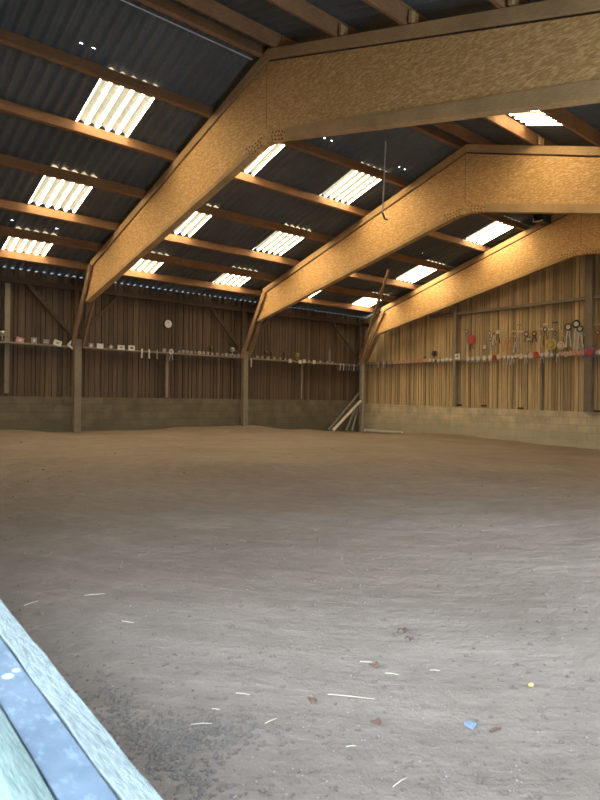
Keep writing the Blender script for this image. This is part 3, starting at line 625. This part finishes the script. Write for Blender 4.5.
# ------------------------------------------------------------------ poles in the corner
def pole(a, b, r, mt, label, g='poles leaning in the corner'):
    a = Vector(a); b = Vector(b); bm = B(); tube(bm, a, b, r, r*.9, 12)
    tag(obj('jump_pole', bm, mt, origin=a, smooth=False), label, 'pole', g)
def fp_(u, v, y): p = on_y(y, u, v); return p
for (u0, v0, ya), (u1, v1, yb), r, mt, lb in (
    ((328.5, 429.5, 14.6), (360, 392, 15.1), .04, 'greypole', 'long grey pole leaning furthest left against the corner post'),
    ((333, 430.5, 14.4), (360.6, 401, 14.8), .05, 'paintpole', 'thick pale pole leaning across the grey one to the corner post'),
    ((346, 431, 14.5), (357, 404, 15.0), .035, 'greypole', 'short dark grey pole leaning steeply left of the corner post'),
    ((352, 431, 14.5), (357.3, 409, 14.85), .04, 'greypole', 'shortest steep pole right beside the corner post')):
    a = fp_(u0, v0, ya); a.z = floor_z(a.x, a.y)+.03; b = fp_(u1, v1, yb); pole(a, b, r, mt, lb)
a = on_x(15.45, 364.5, 432.5); b = on_x(15.55, 402, 431); a.z = floor_z(a.x, a.y)+.055; b.z = floor_z(b.x, b.y)+.055
pole(a, b, .045, 'paintpole', 'pale pole lying on the sand along the foot of the gable wall', 'pole on the ground')

# ------------------------------------------------------------------ near barrier at the opening
def ex(y, k): return k[0]+k[1]*y
br = empty('barrier', (.3, 3, .0), 'low barrier with bleached board and galvanised steel top, bottom left corner', 'barrier')
TZ = CZ-.55
def strip(name, k0, k1, z0, z1, mat, wob=0, n=300, y0=YN+.02, y1=YW-1, bow=0):
    bm = B(); prev = None
    for i in range(n+1):
        y = y0+(y1-y0)*i/n; a = ex(y, k0); b = ex(y, k1)
        w1 = wob*noise.noise(Vector((y*5, 1, 0))); w0 = wob*.4*noise.noise(Vector((y*6, 7, 0))); wz = wob*.5*noise.noise(Vector((y*9, 3, 0)))
        m_ = bow
        row_ = [bm.verts.new((x, y, z)) for x, z in ((a+w0, z0), (b+w1, z0), (b+w1, z1+wz-m_), (b+w1-min(.01, (b-a)*.3), z1+wz), ((a+b)/2, z1+wz*.5+m_), (a+w0+min(.01, (b-a)*.3), z1+wz), (a+w0, z1+wz-m_))]
        if prev:
            for q in range(7): bm.faces.new([prev[q], prev[(q+1) % 7], row_[(q+1) % 7], row_[q]])
        else: bm.faces.new(row_)
        prev = row_
    bm.faces.new(prev[::-1]); bm.transform(Matrix.Translation(-br.location)); return obj(name, bm, mat, br, smooth=False)
strip('inner_board', (.330, .038), (.363, .049), -.1, TZ, 'palewood', .009)
strip('steel_rail', (.268, .028), (.324, .038), TZ-.20, TZ-.002, 'zinc')
strip('outer_board', (.208, .040), (.262, .028), TZ-.25, TZ+.004, 'lichen', .006, bow=.001)
strip('plinth', (.12, .04), (.26, .026), -.3, TZ-.26, 'render')
strip('ledge', (.05, .04), (.20, .040), -.15, TZ-.06, 'earth', .01)

# ------------------------------------------------------------------ litter on the sand
def straw_piece(u, v, du, dv, r, mt, label, g='straws on the sand', name='straw'):
    a = on_z(.0, u, v); b = on_z(.0, u+du, v+dv)
    for q in (a, b): q.z = floor_z(q.x, q.y)+r+.003
    mid = (a+b)/2+Vector((random.uniform(-.002, .002), random.uniform(-.002, .002), .001))
    bm = B(); tube(bm, a, mid, r, r, 6); tube(bm, mid, b, r, r*.7, 6); tag(obj(name, bm, mt, origin=a), label, name.replace('_', ' '), g)
for u, v, du, dv, d in ((328, 691, 47, 5, 'longest pale straw, bottom centre of the sand'), (385, 671, 14, 1.5, 'bright short straw beside a curled leaf, right of centre'), (360, 661, 12, .5, 'faint straw just above the curled leaf'),
                        (85, 599, 20, -2, 'pale straw near the barrier, upper left of the foreground'), (24, 611, 14, -5, 'straw closest to the barrier at the left edge'), (190, 725, 22, -1, 'white twig on the dark churned patch'), (265, 723, 12, -6, 'slanting straw right of the churned patch'),
                        (212, 708, 8, 1, 'tiny straw above the churned patch'), (236, 692, 14, 1.5, 'straw on the grey sand left of the longest straw'), (393, 787, 14, -10, 'grey straw at the bottom edge'), (346, 745, 10, -1, 'faint short straw low in the middle'),
                        (122, 624, 12, 1, 'faint straw in the left foreground'), (430, 668, 10, .5, 'short straw at mid right foreground')):
    straw_piece(u, v, du, dv, .0012, 'straw', d)
straw_piece(490, 728, 11, -3.5, .004, 'leaf', 'dark stick right of the blue scrap', None, 'stick')
def leafy(u, v, s, lb):
    c = on_z(0, u, v); c.z = floor_z(c.x, c.y)+.006; bm = B()
    for k in range(3):
        a0 = random.uniform(0, 6.28); pv = None
        for i in range(7):
            t = i/6; cx = c.x+s*math.cos(a0+t*2)*t; cy = c.y+s*math.sin(a0+t*2)*t; w = s*.28*math.sin(PI*min(.95, t+.08)); zz = c.z+.012*math.sin(t*3)
            nx_, ny_ = -math.sin(a0+t*2)*w, math.cos(a0+t*2)*w
            q = [bm.verts.new((cx-nx_, cy-ny_, zz)), bm.verts.new((cx+nx_, cy+ny_, zz+.004)), bm.verts.new((cx+nx_, cy+ny_, zz+.006)), bm.verts.new((cx-nx_, cy-ny_, zz+.002))]
            if pv:
                for j in range(4): bm.faces.new([pv[j], pv[(j+1) % 4], q[(j+1) % 4], q[j]])
            pv = q
    tag(obj('dry_leaf', bm, 'leaf', origin=c), lb, 'leaf', 'dry leaves on the sand')
leafy(404, 634, .03, 'curled brown leaf at the right, above the others'); leafy(410, 641, .022, 'small brown leaf tail just below the curled one'); leafy(372, 666, .028, 'curled brown leaf between two straws')
leafy(438, 587, .02, 'dark leaf crumb on the bright sand'); leafy(373, 722, .025, 'brown leaf low in the middle of the sand'); leafy(311, 699, .02, 'dark leaf crumb at the left end of the longest straw')
c = on_z(0, 470.5, 721); c.z = floor_z(c.x, c.y)+.002; bm = B()
hexa(bm, [c+Vector(v) for v in ((-.012, -.016, 0), (.016, -.010, .002), (.012, .014, 0), (-.014, .012, .003), (-.012, -.016, .006), (.016, -.010, .009), (.012, .014, .006), (-.014, .012, .012))])
tag(obj('plastic_scrap', bm, 'scrap', origin=c), 'small light blue scrap lying on the sand, lower right', 'litter')
c = on_z(0, 531, 684); c.z = floor_z(c.x, c.y)+.006; bm = B(); bmesh.ops.create_icosphere(bm, subdivisions=1, radius=.011, matrix=Matrix.Translation(c)@Matrix.Diagonal((1.2, .9, .6, 1)))
tag(obj('pebble', bm, 'yellow', origin=c), 'small yellow pebble on the sand at the right', 'pebble')
def crumbs(name, n, mat, rr, seed, label, dens):
    rnd = random.Random(seed); bm = B(); i = 0
    while i < n:
        u, v = rnd.uniform(-20, 620), 445+355*rnd.random()**dens
        c = on_z(0, u, v)
        if not (.62 < c.x < 15.6 and -.4 < c.y < 14.8): continue
        i += 1; r = rr*rnd.choice((.5, .6, .8, 1, 1.5))*(.6+.09*c.length); c.z = floor_z(c.x, c.y)+r*.3
        mt = Matrix.Translation(c)@Matrix.Rotation(rnd.uniform(0, 3), 4, 'Z')@Matrix.Diagonal((rnd.uniform(.8, 1.7), 1, rnd.uniform(.5, .8), 1))
        res = bmesh.ops.create_icosphere(bm, subdivisions=1, radius=r, matrix=mt)
    o = obj(name, bm, mat); o['kind'] = 'stuff'; tag(o, label, 'debris'); return o
crumbs('sand_clods', 1300, 'clod', .0065, 3, 'dark crumbs of damp sand strewn over the floor', .8)
crumbs('pale_grit', 600, 'stone', .0023, 5, 'pale grit and wood chips strewn over the sand', .7)
rnd = random.Random(11); bm = B()           # churned patches beside the barrier
for k in range(900):
    if k % 2: u, v = rnd.gauss(205, 38), rnd.gauss(733, 11)
    else:
        t = rnd.random(); u, v = 95+t*110+rnd.gauss(0, 14), 690+t*110+rnd.gauss(0, 14)
    c = on_z(0, u, v)
    if c.x < .6: continue
    r = rnd.uniform(.0025, .0075); c.z = floor_z(c.x, c.y)+r*.2
    bmesh.ops.create_icosphere(bm, subdivisions=1, radius=r, matrix=Matrix.Translation(c)@Matrix.Diagonal((rnd.uniform(.7, 1.6), 1, .7, 1)))
o = obj('churned_sand', bm, 'damp'); o['kind'] = 'stuff'; tag(o, 'churned crumbly dark sand beside the barrier', 'debris')

# ------------------------------------------------------------------ light
w = bpy.data.worlds.new('sky'); bpy.context.scene.world = w; w.use_nodes = True; nt = w.node_tree
bg = nt.nodes['Background']
tc = nt.nodes.new('ShaderNodeTexCoord'); s = nt.nodes.new('ShaderNodeSeparateXYZ'); L(nt, tc.outputs['Generated'], s.inputs[0])
L(nt, ramp(nt, s.outputs['Z'], [(.0, (.38, .47, .58)), (.3, (.70, .90, 1.14)), (.55, (.55, .74, 1.0)), (.8, (.16, .22, .3))]), bg.inputs['Color']); bg.inputs['Strength'].default_value = 20.5
def portal(loc, rot, sx, sy):
    l = bpy.data.lights.new('portal', 'AREA'); l.shape = 'RECTANGLE'; l.size = sx; l.size_y = sy; l.cycles.is_portal = True
    o = bpy.data.objects.new('daylight_opening', l); C.objects.link(o); o.location = loc; o.rotation_euler = rot; return o
portal((XN-.27, (YN+OY)/2, (OZ+TZ)/2), (0, -PI/2, 0), OZ-TZ, OY-YN)
portal(((DX0+DX1)/2, YN-.1, DZ/2), (PI/2, 0, 0), DX1-DX0, DZ)  # portal of the unseen added doorway
sc = bpy.context.scene
sc.view_settings.view_transform = 'Standard'; sc.view_settings.look = 'None'; sc.view_settings.exposure = 0.12; sc.view_settings.gamma = 1.0

for o in C.objects:
    if len(o.get('label', '').split()) > 16: print('LONG', o['label'])
